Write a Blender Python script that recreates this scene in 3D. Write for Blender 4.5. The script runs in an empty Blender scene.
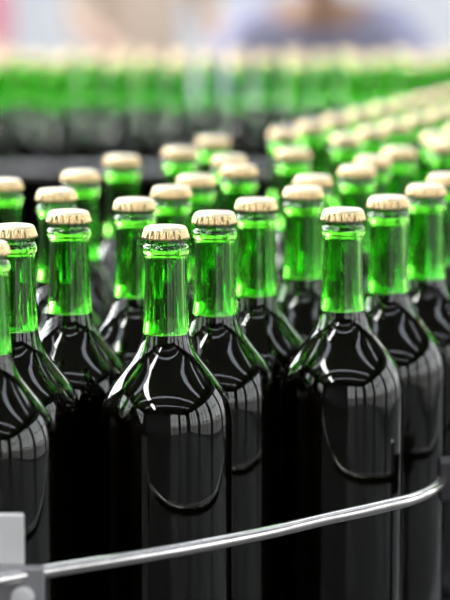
import bpy, bmesh, math, random
from mathutils import Vector, Matrix
random.seed(7)
sc = bpy.context.scene
COL = sc.collection
sc.view_settings.view_transform = 'Standard'
sc.view_settings.look = 'None'

# ------------------------------------------------------------------ materials
def new_mat(name):
    m = bpy.data.materials.new(name); m.use_nodes = True
    return m, m.node_tree, m.node_tree.nodes['Principled BSDF']

def simple(name, col, rough=0.5, metal=0.0, noise=0.0, nscale=20, bump=0.0, coat=0.0, spec=0.5):
    m, nt, b = new_mat(name)
    b.inputs['Roughness'].default_value = rough
    b.inputs['Metallic'].default_value = metal
    b.inputs['Coat Weight'].default_value = coat
    b.inputs['Specular IOR Level'].default_value = spec
    tc = nt.nodes.new('ShaderNodeTexCoord')
    n = nt.nodes.new('ShaderNodeTexNoise'); n.inputs['Scale'].default_value = nscale
    n.inputs['Detail'].default_value = 4
    nt.links.new(tc.outputs['Object'], n.inputs['Vector'])
    r = nt.nodes.new('ShaderNodeValToRGB')
    r.color_ramp.elements[0].position = 0.3; r.color_ramp.elements[1].position = 0.7
    r.color_ramp.elements[0].color = tuple(c * (1 - noise) for c in col) + (1,)
    r.color_ramp.elements[1].color = tuple(min(1, c * (1 + noise)) for c in col) + (1,)
    nt.links.new(n.outputs['Fac'], r.inputs['Fac'])
    nt.links.new(r.outputs['Color'], b.inputs['Base Color'])
    if bump:
        bp = nt.nodes.new('ShaderNodeBump'); bp.inputs['Strength'].default_value = bump
        bp.inputs['Distance'].default_value = 0.002
        nt.links.new(n.outputs['Fac'], bp.inputs['Height']); nt.links.new(bp.outputs['Normal'], b.inputs['Normal'])
    return m

M_glass, nt, b = new_mat('green_glass')
b.inputs['Base Color'].default_value = (0.28, 0.74, 0.13, 1)
b.inputs['Transmission Weight'].default_value = 1
b.inputs['Roughness'].default_value = 0.0
b.inputs['IOR'].default_value = 1.52
M_wine = simple('dark_wine', (0.006, 0.001, 0.002), 0.3, spec=0.02)
M_surf = simple('wine_surface', (0.92, 0.92, 0.86), 0.12, metal=0.85)
M_cap = simple('crown_cap_cream', (0.78, 0.68, 0.45), 0.32, metal=0.65, noise=0.05, nscale=60)
M_skirt = simple('crown_cap_gold', (0.62, 0.47, 0.25), 0.27, metal=0.9, noise=0.06, nscale=60)
M_steel = simple('brushed_steel', (0.62, 0.60, 0.58), 0.2, metal=1.0, noise=0.08, nscale=90)
M_galv = simple('painted_grey_steel', (0.22, 0.22, 0.23), 0.45, metal=0.5, noise=0.1, nscale=30)
M_zinc = simple('zinc_plate', (0.60, 0.60, 0.60), 0.5, metal=0.4, noise=0.1, nscale=30)
M_black = simple('black_plastic', (0.02, 0.02, 0.022), 0.4)
M_belt = simple('conveyor_slats', (0.20, 0.20, 0.21), 0.35, metal=0.8, noise=0.15, nscale=12)

# ------------------------------------------------------------------ helpers
def link(name, me, parent=None, mats=()):
    o = bpy.data.objects.new(name, me); COL.objects.link(o)
    for m in mats: me.materials.append(m)
    if parent: o.parent = parent
    return o

def empty(name, loc=(0, 0, 0)):
    e = bpy.data.objects.new(name, None); e.empty_display_size = 0.1; e.location = loc
    COL.objects.link(e); return e

def boxes(name, lst, mat, parent=None, bevel=0.0):
    """lst of (x0,x1,y0,y1,z0,z1)"""
    bm = bmesh.new()
    for (x0, x1, y0, y1, z0, z1) in lst:
        r = bmesh.ops.create_cube(bm, size=1.0)
        for v in r['verts']:
            v.co = Vector(((x0+x1)/2 + v.co.x*(x1-x0), (y0+y1)/2 + v.co.y*(y1-y0), (z0+z1)/2 + v.co.z*(z1-z0)))
    if bevel:
        bmesh.ops.bevel(bm, geom=bm.edges[:], offset=bevel, segments=2, affect='EDGES', profile=0.5)
    me = bpy.data.meshes.new(name); bm.to_mesh(me); bm.free()
    return link(name, me, parent, [mat])

def tube(name, pts, rad, mat, parent=None, closed=False):
    cu = bpy.data.curves.new(name, 'CURVE'); cu.dimensions = '3D'
    sp = cu.splines.new('BEZIER'); sp.bezier_points.add(len(pts)-1)
    for p, bp in zip(pts, sp.bezier_points):
        bp.co = p; bp.handle_left_type = bp.handle_right_type = 'AUTO'
    sp.use_cyclic_u = closed
    cu.bevel_depth = rad; cu.bevel_resolution = 8; cu.resolution_u = 24; cu.use_fill_caps = True
    tmp = bpy.data.objects.new('tmp', cu); COL.objects.link(tmp)
    dg = bpy.context.evaluated_depsgraph_get(); dg.update()
    me = bpy.data.meshes.new_from_object(tmp.evaluated_get(dg))
    bpy.data.objects.remove(tmp)
    me.name = name
    for p in me.polygons: p.use_smooth = True
    me.materials.clear()
    return link(name, me, parent, [mat])

def cyl(name, p0, p1, r, mat, parent=None, seg=32, bevel=0.0):
    p0 = Vector(p0); p1 = Vector(p1); d = p1-p0
    bm = bmesh.new()
    bmesh.ops.create_cone(bm, cap_ends=True, segments=seg, radius1=r, radius2=r, depth=d.length)
    if bevel:
        es = [e for e in bm.edges if abs(e.verts[0].co.z-e.verts[1].co.z) < 1e-6]
        bmesh.ops.bevel(bm, geom=es, offset=bevel, segments=3, affect='EDGES')
    bm.transform(Matrix.Translation((p0+p1)/2) @ d.to_track_quat('Z', 'Y').to_matrix().to_4x4())
    me = bpy.data.meshes.new(name); bm.to_mesh(me); bm.free()
    return link(name, me, parent, [mat])

# ------------------------------------------------------------------ camera
F = 2443.0
CAM_Z = 1.432
TABLE = 0.95
PITCH = math.atan(370/F)
cam = bpy.data.cameras.new('camera'); co = bpy.data.objects.new('camera', cam); COL.objects.link(co)
cam.sensor_width = 36; cam.lens = F/600*36
co.location = (0, 0, CAM_Z); co.rotation_euler = (math.pi/2-PITCH, 0, 0)
cam.clip_start = 0.05; cam.clip_end = 200
cam.dof.use_dof = True; cam.dof.focus_distance = 1.535; cam.dof.aperture_fstop = 5.0
sc.camera = co

# ------------------------------------------------------------------ bottle
OUT = [(0,31),(1.2,36),(4,40),(9,41.3),(20,41.5),(100,41.5),(170,41.5),(179,41.3),(185,40.4),(191,38.6),(197,35.7),(203,31.6),
       (209,26.9),(215,22.2),(221,18.4),(227,15.9),(234,14.6),(245,14.0),(260,13.5),(274,13.2),(280,13.2),(282,13.5),(283.2,14.3),(285,14.6),(287,14.3),(288.2,13.4),(290,13.0),(294,12.9),(295.6,12.4),(296.2,11.4)]
def catmull(pts, sub):
    out = []
    n = len(pts)
    for i in range(n-1):
        p0 = pts[max(0,i-1)]; p1 = pts[i]; p2 = pts[i+1]; p3 = pts[min(n-1,i+2)]
        for k in range(sub):
            t = k/sub
            def m(a,b,c):
                return (c[1]-a[1])/(c[0]-a[0]) if c[0]!=a[0] else 0
            h = p2[0]-p1[0]; m1 = m(p0,p1,p2)*h; m2 = m(p1,p2,p3)*h
            t2=t*t; t3=t2*t
            r = (2*t3-3*t2+1)*p1[1]+(t3-2*t2+t)*m1+(-2*t3+3*t2)*p2[1]+(t3-t2)*m2
            out.append((p1[0]+h*t, r))
    out.append(pts[-1]); return out
def r_at(z):
    for a,b_ in zip(OUT[:-1],OUT[1:]):
        if a[0] <= z <= b_[0]: return a[1]+(b_[1]-a[1])*(z-a[0])/(b_[0]-a[0])
    return 12

def bottle_bm(bm, N, sub, capN, origin=(0,0,0), level=233, rot=0.0):
    ox, oy, oz = origin; s = 0.001
    prof = catmull(OUT, sub)
    def ring(z, r, n=N, f=None):
        vs = []
        for i in range(n):
            a = 2*math.pi*i/n + rot
            rr = r if f is None else r+f*math.cos(21*2*math.pi*i/n)
            vs.append(bm.verts.new((ox+rr*s*math.cos(a), oy+rr*s*math.sin(a), oz+z*s)))
        return vs
    def bridge(a, b_, mi, smooth=True):
        n = len(a)
        for i in range(n):
            f = bm.faces.new((a[i], a[(i+1)%n], b_[(i+1)%n], b_[i])); f.material_index = mi; f.smooth = smooth
    rings = [ring(z,r) for z,r in prof]
    f = bm.faces.new(list(reversed(rings[0]))); f.material_index = 0
    for a,b_ in zip(rings[:-1], rings[1:]): bridge(a,b_,0)
    inn = [(296.0,10.2),(294.5,9.6)]
    z = 285.0
    while z > level+3: inn.append((z, r_at(z)-3.0 if z<280 else 9.9)); z -= 8
    inn.append((level, r_at(level)-2.0))
    prev = rings[-1]
    for z,r in inn:
        cur = ring(z,r); bridge(prev,cur,0); prev = cur
    top = prev
    zs = [228,221,215,209,203,197,191,185,178,150,100,50,12,6]
    for z in zs:
        r = r_at(z)-1.6
        if z == 6: r = 34
        cur = ring(z,r); bridge(prev,cur,1); prev = cur
    f = bm.faces.new(prev); f.material_index = 1
    # liquid surface: small meniscus then flat mirror-calm wine
    t2 = ring(level, r_at(level)-2.0)
    m1 = ring(level-.9, r_at(level)-2.9)
    m2 = ring(level-1.3, r_at(level)-4.2)
    bridge(t2, m1, 2); bridge(m1, m2, 2)
    f = bm.faces.new(m2); f.material_index = 2; f.smooth = False
    cr = [(299.9,4,0),(299.8,9.0,0),(299.6,11.6,0),(299.0,12.7,0.0),(297.8,13.2,0.3),(295.4,13.5,0.75),(293.4,13.9,1.05),(292.0,14.3,1.15),(291.7,13.9,1.0),(293.0,13.5,0.3),(296.8,13.0,0.05)]
    cr = [ring(z,r,capN,fl) for z,r,fl in cr]
    f = bm.faces.new(cr[0]); f.material_index = 3; f.smooth=True
    for k,(a,b_) in enumerate(zip(cr[:-1],cr[1:])): bridge(b_,a,3 if k<4 else 4)
BM = [M_glass, M_wine, M_surf, M_cap, M_skirt]
bottle_meshes = []
for lv in (232, 233, 234.5):
    bm = bmesh.new(); bottle_bm(bm, 72, 3, 126, level=lv)
    me = bpy.data.meshes.new('wine_bottle'); bm.to_mesh(me); bm.free()
    for m in BM: me.materials.append(m)
    bottle_meshes.append(me)

near = [(-.1420,1.4359),(-.1323,1.5188),(-.1027,1.5967),(-.0370,1.5126),(-.0068,1.5903),(.0784,1.6080),(.1134,1.6837),
        (-.0620,1.6695),(.0214,1.6688),(.0563,1.7445),(.1457,1.7608),(-.1198,1.7297),(-.1641,1.8003),(-.1107,1.8643),
        (-.0385,1.7495),(-.0219,1.8313),(.0109,1.9079),(-.0842,1.9909),(.0662,1.8274),(.1033,1.9021),(.1678,1.8412),
        (.1474,2.0626),(-.0107,2.1735),(-.0381,2.0639),(.0037,1.9910),(.0577,2.0546),(.1929,2.1325),(.1205,1.9837)]
RZ = 1.067
rail = [(-.1592,1.3247),(-.1145,1.3589),(-.0953,1.3722),(-.0558,1.3972),(-.0150,1.4255),(.0276,1.4599),(.0659,1.4960),
        (.0992,1.5256),(.1235,1.5506),(.1405,1.5823),(.1505,1.6123)]
for i,(x,y) in enumerate(near):
    o = bpy.data.objects.new('wine_bottle', bottle_meshes[random.randrange(3)])
    COL.objects.link(o); o.location = (x,y,TABLE); o.rotation_euler = (0,0,random.random()*6)

# ---- rest of the crowd
def left_edge(Y): return -0.085+(Y-1.90)/2.8
pts = []
u = Vector((1,2.8)).normalized()*0.084
v = Vector((u.x*0.5+u.y*0.866, u.y*0.5-u.x*0.866))
base = Vector((left_edge(1.95)+0.01,1.95))
def ok(p, mind):
    for q in near:
        if math.hypot(p[0]-q[0],p[1]-q[1])<mind: return False
    return True
def rail_Y(X):
    for a,b_ in zip(rail[:-1],rail[1:]):
        if a[0]<=X<=b_[0]: return a[1]+(b_[1]-a[1])*(X-a[0])/(b_[0]-a[0])
    return rail[-1][1]+(X-rail[-1][0])*1.2 if X>0 else rail[0][1]
for i in range(-12,40):
    for j in range(-8,14):
        p = base+u*i+v*j
        if p.y<1.45 or p.y>3.25 or p.x>0.62 or p.x<left_edge(p.y)-0.005: continue
        if p.x<-0.33: continue
        if p.y < rail_Y(p.x)+0.064: continue
        q = (p.x+random.uniform(-.0004,.0004), p.y+random.uniform(-.0004,.0004))
        if ok(q,0.0832): pts.append(q)
row = 0
Y = 3.46
while Y < 3.78:
    X = -1.0+(row%2)*0.042
    while X < 0.75:
        if ok((X,Y),0.081): pts.append((X+random.uniform(-.0008,.0008), Y+random.uniform(-.0008,.0008)))
        X += 0.085
    Y += 0.075; row += 1
bm = bmesh.new()
for (x,y) in pts:
    bottle_bm(bm, 28, 1, 42, (x,y,TABLE), level=random.choice((232,233,234.5)))
me = bpy.data.meshes.new('wine_bottles_crowd'); bm.to_mesh(me); bm.free()
crowd = link('wine_bottles_crowd', me, None, BM)

# ------------------------------------------------------------------ conveyor
conv = empty('conveyor')
outline = [(-0.42,1.33),(-0.13,1.36),(0.0,1.43),(0.16,1.60),(0.74,2.2),(0.80,3.0),(0.80,3.84),(-1.1,3.84),(-1.1,3.40),(0.36,3.40),(0.30,3.05),(-0.14,1.80),(-0.42,1.80)]
def slab(name, sxf, z0, dz, mat):
    bm = bmesh.new()
    vs = [bm.verts.new((x*sxf,y,z0)) for x,y in outline]
    f = bm.faces.new(vs)
    r = bmesh.ops.extrude_face_region(bm, geom=[f])
    for g in r['geom']:
        if isinstance(g, bmesh.types.BMVert): g.co.z -= dz
    bmesh.ops.recalc_face_normals(bm, faces=bm.faces)
    me = bpy.data.meshes.new(name); bm.to_mesh(me); bm.free()
    link(name, me, conv, [mat])
slab('slat_table', 1.0, TABLE-0.0005, .03, M_belt)
slab('side_frame', .98, TABLE-0.031, .12, M_galv)
boxes('legs', [(x-.03,x+.03,y-.03,y+.03,0,TABLE-.15) for x,y in [(-.36,1.42),(-.36,1.74),(.1,1.62),(.62,2.2),(.5,2.9),(.72,3.7),(-.1,3.5),(-.1,3.75),(-1.0,3.5),(-1.0,3.75),(.3,2.7)]], M_galv, conv)

tube('guide_rod', [(x,y,RZ) for x,y in rail]+[(0.30,1.76,RZ+0.0),(0.70,2.17,RZ)], 0.0042, M_steel, conv)
tube('far_guide_rod', [(-1.05,3.405,TABLE+0.15),(-0.3,3.405,TABLE+0.15),(0.30,3.405,TABLE+0.15)], 0.007, M_steel, conv)
bx, by = -0.1164, 1.3561
boxes('bracket_arm', [(bx-0.075,bx+0.013,by-0.001,by+0.008,RZ-0.028,RZ+0.005)], M_galv, conv, bevel=0.0015)
boxes('bracket_post', [(bx-0.030,bx+0.001,by+0.009,by+0.014,TABLE-0.10,RZ+0.034)], M_zinc, conv, bevel=0.0012)
boxes('bracket_foot', [(bx-0.030,bx+0.001,by+0.009,by+0.06,TABLE-0.10,TABLE-0.06)], M_steel, conv)
cyl('bracket_bolt', (bx+0.001,by+0.001,RZ-0.012), (bx+0.001,by-0.006,RZ-0.012), 0.0068, M_zinc, conv, bevel=0.0015)
cx, cy = rail[-1]
boxes('rod_clamp', [(cx-0.007,cx+0.02,cy-0.016,cy+0.004,RZ-0.014,RZ+0.014)], M_black, conv, bevel=0.002)
cyl('clamp_post', (cx+0.012,cy-0.016,TABLE-0.02), (cx+0.012,cy-0.016,RZ+0.02), 0.006, M_steel, conv)

# ------------------------------------------------------------------ hall
M_floor = simple('concrete_floor', (0.05,0.05,0.05), 0.6, noise=0.08, nscale=2)
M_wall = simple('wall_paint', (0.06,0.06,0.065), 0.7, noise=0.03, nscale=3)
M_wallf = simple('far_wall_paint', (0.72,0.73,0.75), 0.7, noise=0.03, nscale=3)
M_frame = simple('window_frame', (0.03,0.03,0.03), 0.5)
M_ceil = simple('ceiling_panel', (0.30,0.30,0.30), 0.7, noise=0.04, nscale=3)
XL, XR, YB, YF, H = -5.0, 5.5, -5.0, 13.0, 4.6
boxes('floor', [(XL-.2,XR+.2,YB-.2,YF+.2,-.1,0)], M_floor)
def wall_x(name, x0, x1, sill, head, ya, yb, win, gap):
    l = [(x0,x1,ya,yb,0,sill),(x0,x1,ya,yb,head,H)]
    y = ya
    fr = []
    while y < yb-0.01:
        l.append((x0,x1,y,min(y+gap,yb),sill,head))
        y2 = y+gap
        if y2+win <= yb:
            xm=(x0+x1)/2
            for k in range(1,3): fr.append((xm-.03,xm+.03,y2+win*k/3-.04,y2+win*k/3+.04,sill,head))
            for k in range(1,3): fr.append((xm-.03,xm+.03,y2,y2+win,sill+(head-sill)*k/3-.03,sill+(head-sill)*k/3+.03))
        y = y2+win
    boxes(name, l, M_wall)
    return fr
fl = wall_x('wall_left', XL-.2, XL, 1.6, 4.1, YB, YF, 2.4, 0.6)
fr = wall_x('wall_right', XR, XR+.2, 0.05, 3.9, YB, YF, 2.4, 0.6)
boxes('window_1', fl, M_frame); boxes('window_2', fr, M_frame)
l = [(XL,XR,YB-.2,YB,0,.05),(XL,XR,YB-.2,YB,3.7,H),(XL,1.0,YB-.2,YB,.05,3.7)]; fb=[]
x = 1.0
while x < XR-0.01:
    x2=x+1.7
    l.append((x2,min(x2+.55,XR),YB-.2,YB,.05,3.7))
    fb.append(((x+x2)/2-.04,(x+x2)/2+.04,YB-.13,YB-.07,.05,3.7))
    for k in range(1,3): fb.append((x,x2,YB-.13,YB-.07,.05+3.65*k/3-.03,.05+3.65*k/3+.03))
    x = x2+.55
boxes('wall_behind', l, M_wall); boxes('window_3', fb, M_frame)
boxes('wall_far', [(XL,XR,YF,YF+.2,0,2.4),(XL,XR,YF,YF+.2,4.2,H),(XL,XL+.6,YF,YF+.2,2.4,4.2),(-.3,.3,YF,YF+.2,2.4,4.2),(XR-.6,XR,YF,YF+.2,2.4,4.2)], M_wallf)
c = []; y = YB
while y < 3.0:
    c.append((XL,XR,y,y+1.6,H,H+.12)); y += 2.0
while y < YF:
    c.append((XL,XR,y,min(y+1.3,YF),H,H+.12)); y += 2.9
c += [(XL,XL+.8,YB,YF,H,H+.12),(XR-.8,XR,YB,YF,H,H+.12)]
boxes('ceiling', c, M_ceil)
boxes('trim_1', [(XL,XR,y-.04,y+.04,H-.2,H-.001) for y in (-4.3,1.5,7.3)], M_frame)
# added out-of-view lamps: put highlights on bottle shoulders, brighten caps and wine level
lm, nt, b = new_mat('fill_lamp_glow')
b.inputs['Emission Color'].default_value=(1,.98,.95,1); b.inputs['Emission Strength'].default_value=26
for yy in (-2.5,0.0,2.5,5.0):
    lamp = empty('added_fill_lamp',(-1.9,yy,0))
    boxes('fill_housing',[(-.27,.27,-.9,.9,4.0,4.06)],M_frame,lamp)
    boxes('fill_panel',[(-.24,.24,-.87,.87,3.975,3.999)],lm,lamp)
    boxes('fill_hanger',[(-.01,.01,-.7,-.68,4.06,H),(-.01,.01,.68,.7,4.06,H)],M_frame,lamp)

# ------------------------------------------------------------------ workers
def skin_mesh(joints, edges, rad, root, sub=2):
    me = bpy.data.meshes.new('t')
    names = [n for n in joints if n in rad]; idx = {n:i for i,n in enumerate(names)}
    me.from_pydata([joints[n] for n in names], [(idx[a],idx[b_]) for a,b_ in edges], [])
    o = bpy.data.objects.new('t', me); COL.objects.link(o)
    o.modifiers.new('s','SKIN')
    for n in names:
        sv = me.skin_vertices[0].data[idx[n]]
        r_ = rad[n]; sv.radius = r_ if isinstance(r_,tuple) else (r_,r_)
        sv.use_root = (n==root)
    md = o.modifiers.new('d','SUBSURF'); md.levels = sub; md.render_levels = sub
    dg = bpy.context.evaluated_depsgraph_get(); dg.update()
    out = bpy.data.meshes.new_from_object(o.evaluated_get(dg))
    bpy.data.objects.remove(o)
    for p in out.polygons: p.use_smooth = True
    return out

def seg_dist(p,a,b_):
    ab=b_-a; t=max(0,min(1,(p-a).dot(ab)/max(ab.length_squared,1e-9)))
    return (p-(a+ab*t)).length

M_shoe = simple('shoe_leather',(0.03,0.025,0.02),0.5)
M_eye = simple('eye',(0.03,0.02,0.02),0.2)
M_lip = simple('lips',(0.45,0.16,0.13),0.5)
def worker(loc, rz, J, shirt, trouser, skin, hair, finger_dir):
    root = empty('factory_worker', loc); root.rotation_euler=(0,0,rz)
    Ms = simple('shirt_cloth',shirt,0.85,noise=0.06); Mt = simple('trouser_cloth',trouser,0.9,noise=0.06)
    Mk = simple('skin',skin,0.5,noise=0.04); Mh = simple('hair',hair,0.5,noise=0.2,nscale=80)
    E=[('pelvis','waist'),('waist','chest'),('chest','neck'),('neck','headbase')]
    R={'pelvis':(.15,.11),'waist':(.14,.10),'chest':(.165,.115),'neck':.058,'headbase':.052}
    for s in 'LR':
        E+=[('chest','sh'+s),('sh'+s,'el'+s),('el'+s,'wr'+s),('pelvis','hip'+s),('hip'+s,'kn'+s),('kn'+s,'an'+s),('an'+s,'toe'+s)]
        R.update({'sh'+s:.068,'el'+s:.044,'wr'+s:.028,'hip'+s:.092,'kn'+s:.06,'an'+s:.042,'toe'+s:.036})
    me = skin_mesh(J,E,R,'pelvis')
    for m in (Ms,Mt,Mk,M_shoe): me.materials.append(m)
    lab = {}
    for a,b_ in E:
        k = 0
        if b_=='headbase': k=2
        if a[:2]=='el': k=2
        if a=='pelvis' and b_[:3]=='hip' or a[:3]=='hip' or a[:2]=='kn': k=1
        if a[:2]=='an': k=3
        lab[(a,b_)]=k
    for p in me.polygons:
        c_=Vector(p.center)
        best=min(E,key=lambda e:seg_dist(c_,Vector(J[e[0]]),Vector(J[e[1]])))
        p.material_index=lab[best]
    link('body',me,root)
    hb=Vector(J['headbase']); hc=Vector(J['head'])
    upv=(hc-hb).normalized()
    bm=bmesh.new(); bmesh.ops.create_uvsphere(bm,u_segments=40,v_segments=28,radius=1)
    for vtx in bm.verts:
        x,y,z=vtx.co
        w=1.0
        if z<0: w=1-0.28*(-z)**1.3
        nx,ny,nz=x*.076*w,y*.096*(1-0.12*max(0,-z)),z*.118
        if y<0:
            g=math.exp(-((x/.16)**2+((z+.18)/.22)**2)); ny-=.024*g
            for sx in (-1,1):
                g=math.exp(-(((x-sx*.36)/.17)**2+((z-.06)/.12)**2)); ny+=.010*g
            g=math.exp(-((x/.3)**2+((z+.85)/.2)**2)); ny-=.012*g
            g=math.exp(-((x/.6)**2+((z-.24)/.1)**2)); ny-=.005*g
        vtx.co=(nx,ny,nz)
    def blob(bm,c,sx,sy,sz,mi):
        r=bmesh.ops.create_uvsphere(bm,u_segments=14,v_segments=10,radius=1)
        for q in r['verts']:
            q.co=Vector((c[0]+q.co.x*sx,c[1]+q.co.y*sy,c[2]+q.co.z*sz))
            for f_ in q.link_faces: f_.material_index=mi
    for sx in (-1,1):
        blob(bm,(sx*.076,.008,-.008),.010,.02,.032,0)
        blob(bm,(sx*.028,-.080,.007),.012,.009,.007,1)
        blob(bm,(sx*.028,-.090,.026),.017,.006,.004,3)
    blob(bm,(0,-.090,-.058),.024,.008,.007,2)
    r=bmesh.ops.create_uvsphere(bm,u_segments=32,v_segments=20,radius=1)
    kill=[]
    for q in r['verts']:
        x,y,z=q.co
        if (y<-.35 and z<.55) or z<-.35: kill.append(q)
        for f_ in q.link_faces: f_.material_index=3
        q.co=(x*.083,y*.104+.004,z*.126+.002)
    bmesh.ops.delete(bm,geom=kill,context='VERTS')
    for f_ in bm.faces: f_.smooth=True
    q=upv.rotation_difference(Vector((0,0,1))).inverted()
    bm.transform(Matrix.Translation(hc)@q.to_matrix().to_4x4())
    me=bpy.data.meshes.new('head'); bm.to_mesh(me); bm.free()
    link('head',me,root,[Mk,M_eye,M_lip,Mh])
    for s in 'LR':
        wr=Vector(J['wr'+s]); d=Vector(finger_dir).normalized()
        side=-1 if s=='L' else 1
        lat=Vector((1,0,0)); nrm=lat.cross(d).normalized()
        if nrm.z>0: nrm=-nrm
        inn=-side
        J2={'w':wr,'p':wr+d*.05,'p2':wr+d*.082}
        me=skin_mesh(J2,[('w','p'),('p','p2')],{'w':(.026,.018),'p':(.038,.014),'p2':(.036,.012)},'w')
        bmh=bmesh.new(); bmh.from_mesh(me)
        for k,(off,ln) in enumerate([(.027,.072),(.009,.082),(-.010,.076),(-.028,.060)]):
            o_=wr+d*.075+lat*off*inn
            c={'a':o_,'b':o_+d*ln*.45+nrm*.004,'c':o_+d*ln*.75+nrm*.016,'e':o_+d*ln*.93+nrm*.032}
            m2=skin_mesh(c,[('a','b'),('b','c'),('c','e')],{'a':.0095,'b':.009,'c':.008,'e':.007},'a',1)
            bmh.from_mesh(m2)
        o_=wr+d*.025+lat*.024*inn
        c={'a':o_,'b':o_+d*.03+lat*inn*.025+nrm*.006,'c':o_+d*.062+lat*inn*.034+nrm*.014}
        bmh.from_mesh(skin_mesh(c,[('a','b'),('b','c')],{'a':.013,'b':.0105,'c':.0085},'a',1))
        for f_ in bmh.faces: f_.smooth=True; f_.material_index=0
        m3=bpy.data.meshes.new('hand'); bmh.to_mesh(m3); bmh.free()
        link('hand_'+s.lower(),m3,root,[Mk])
    return root
def stand(lean=0.0, arm=0.25):
    J={'pelvis':(0,0,.95)}
    def up(z):
        t=z-.95; return (0,-math.sin(lean)*t,.95+math.cos(lean)*t)
    J['waist']=up(1.10); J['chest']=up(1.33); J['neck']=up(1.47)
    hx=Vector(J['neck']); J['headbase']=tuple(hx+Vector((0,-.015-.03*lean,.05))); J['head']=tuple(hx+Vector((0,-.045-.06*lean,.155)))
    ch=Vector(up(1.40))
    for s,sg in (('L',-1),('R',1)):
        J['sh'+s]=tuple(ch+Vector((sg*.185,0,0)))
        J['el'+s]=tuple(ch+Vector((sg*.25,-.06-.1*lean,-.28)))
        J['wr'+s]=tuple(ch+Vector((sg*.20,-.06-.1*lean-arm,-.36)))
        J['hip'+s]=(sg*.10,0,.88); J['kn'+s]=(sg*.11,-.02,.48); J['an'+s]=(sg*.12,.02,.08); J['toe'+s]=(sg*.14,-.13,.045)
    return J
J = stand(lean=0.95, arm=0.16)
worker((.27,5.75,0), -0.15, J, (.31,.31,.43),(.05,.06,.10),(.33,.19,.12),(.05,.03,.02),(0,-1,-.1))
worker((-.79,6.6,0), -0.4, stand(0.05,.22), (.62,.25,.30),(.06,.07,.12),(.62,.40,.30),(.08,.05,.03),(0,-1,-.1))
worker((-.30,8.2,0), 0.5, stand(0.03,.2), (.60,.48,.38),(.10,.10,.14),(.62,.42,.32),(.10,.06,.03),(0,-1,-.1))

wb = empty('workbench')
boxes('bench_top', [(-.15,.75,4.60,4.88,.80,.84)], M_steel, wb, bevel=.004)
boxes('bench_legs', [(x-.025,x+.025,y-.025,y+.025,0,.80) for x in (-.1,.7) for y in (4.65,4.84)], M_galv, wb)

# ------------------------------------------------------------------ world: overcast sky, hazy sun glow to the left
w = bpy.data.worlds.new('sky'); sc.world = w; w.use_nodes = True
nt = w.node_tree; bg = nt.nodes['Background']
tc = nt.nodes.new('ShaderNodeTexCoord'); sx = nt.nodes.new('ShaderNodeSeparateXYZ'); rp = nt.nodes.new('ShaderNodeValToRGB')
nt.links.new(tc.outputs['Generated'], sx.inputs[0])
mp = nt.nodes.new('ShaderNodeMapRange'); mp.inputs['From Min'].default_value=-1; mp.inputs['From Max'].default_value=1
nt.links.new(sx.outputs['Z'], mp.inputs['Value']); nt.links.new(mp.outputs[0], rp.inputs['Fac'])
e = rp.color_ramp.elements
e[0].position=0.48; e[0].color=(.28,.28,.28,1)
e[1].position=0.52; e[1].color=(1,1,1,1)
n=e.new(1.0); n.color=(.80,.88,1,1)
dt = nt.nodes.new('ShaderNodeVectorMath'); dt.operation='DOT_PRODUCT'
dt.inputs[1].default_value = Vector((-.74,.60,.30)).normalized()
nt.links.new(tc.outputs['Generated'], dt.inputs[0])
m1 = nt.nodes.new('ShaderNodeMath'); m1.operation='MAXIMUM'; m1.inputs[1].default_value=0
nt.links.new(dt.outputs['Value'], m1.inputs[0])
m2 = nt.nodes.new('ShaderNodeMath'); m2.operation='POWER'; m2.inputs[1].default_value=10
nt.links.new(m1.outputs[0], m2.inputs[0])
m3 = nt.nodes.new('ShaderNodeMath'); m3.operation='MULTIPLY_ADD'; m3.inputs[1].default_value=20; m3.inputs[2].default_value=4.2
nt.links.new(m2.outputs[0], m3.inputs[0])
nt.links.new(rp.outputs['Color'], bg.inputs['Color'])
nt.links.new(m3.outputs[0], bg.inputs['Strength'])
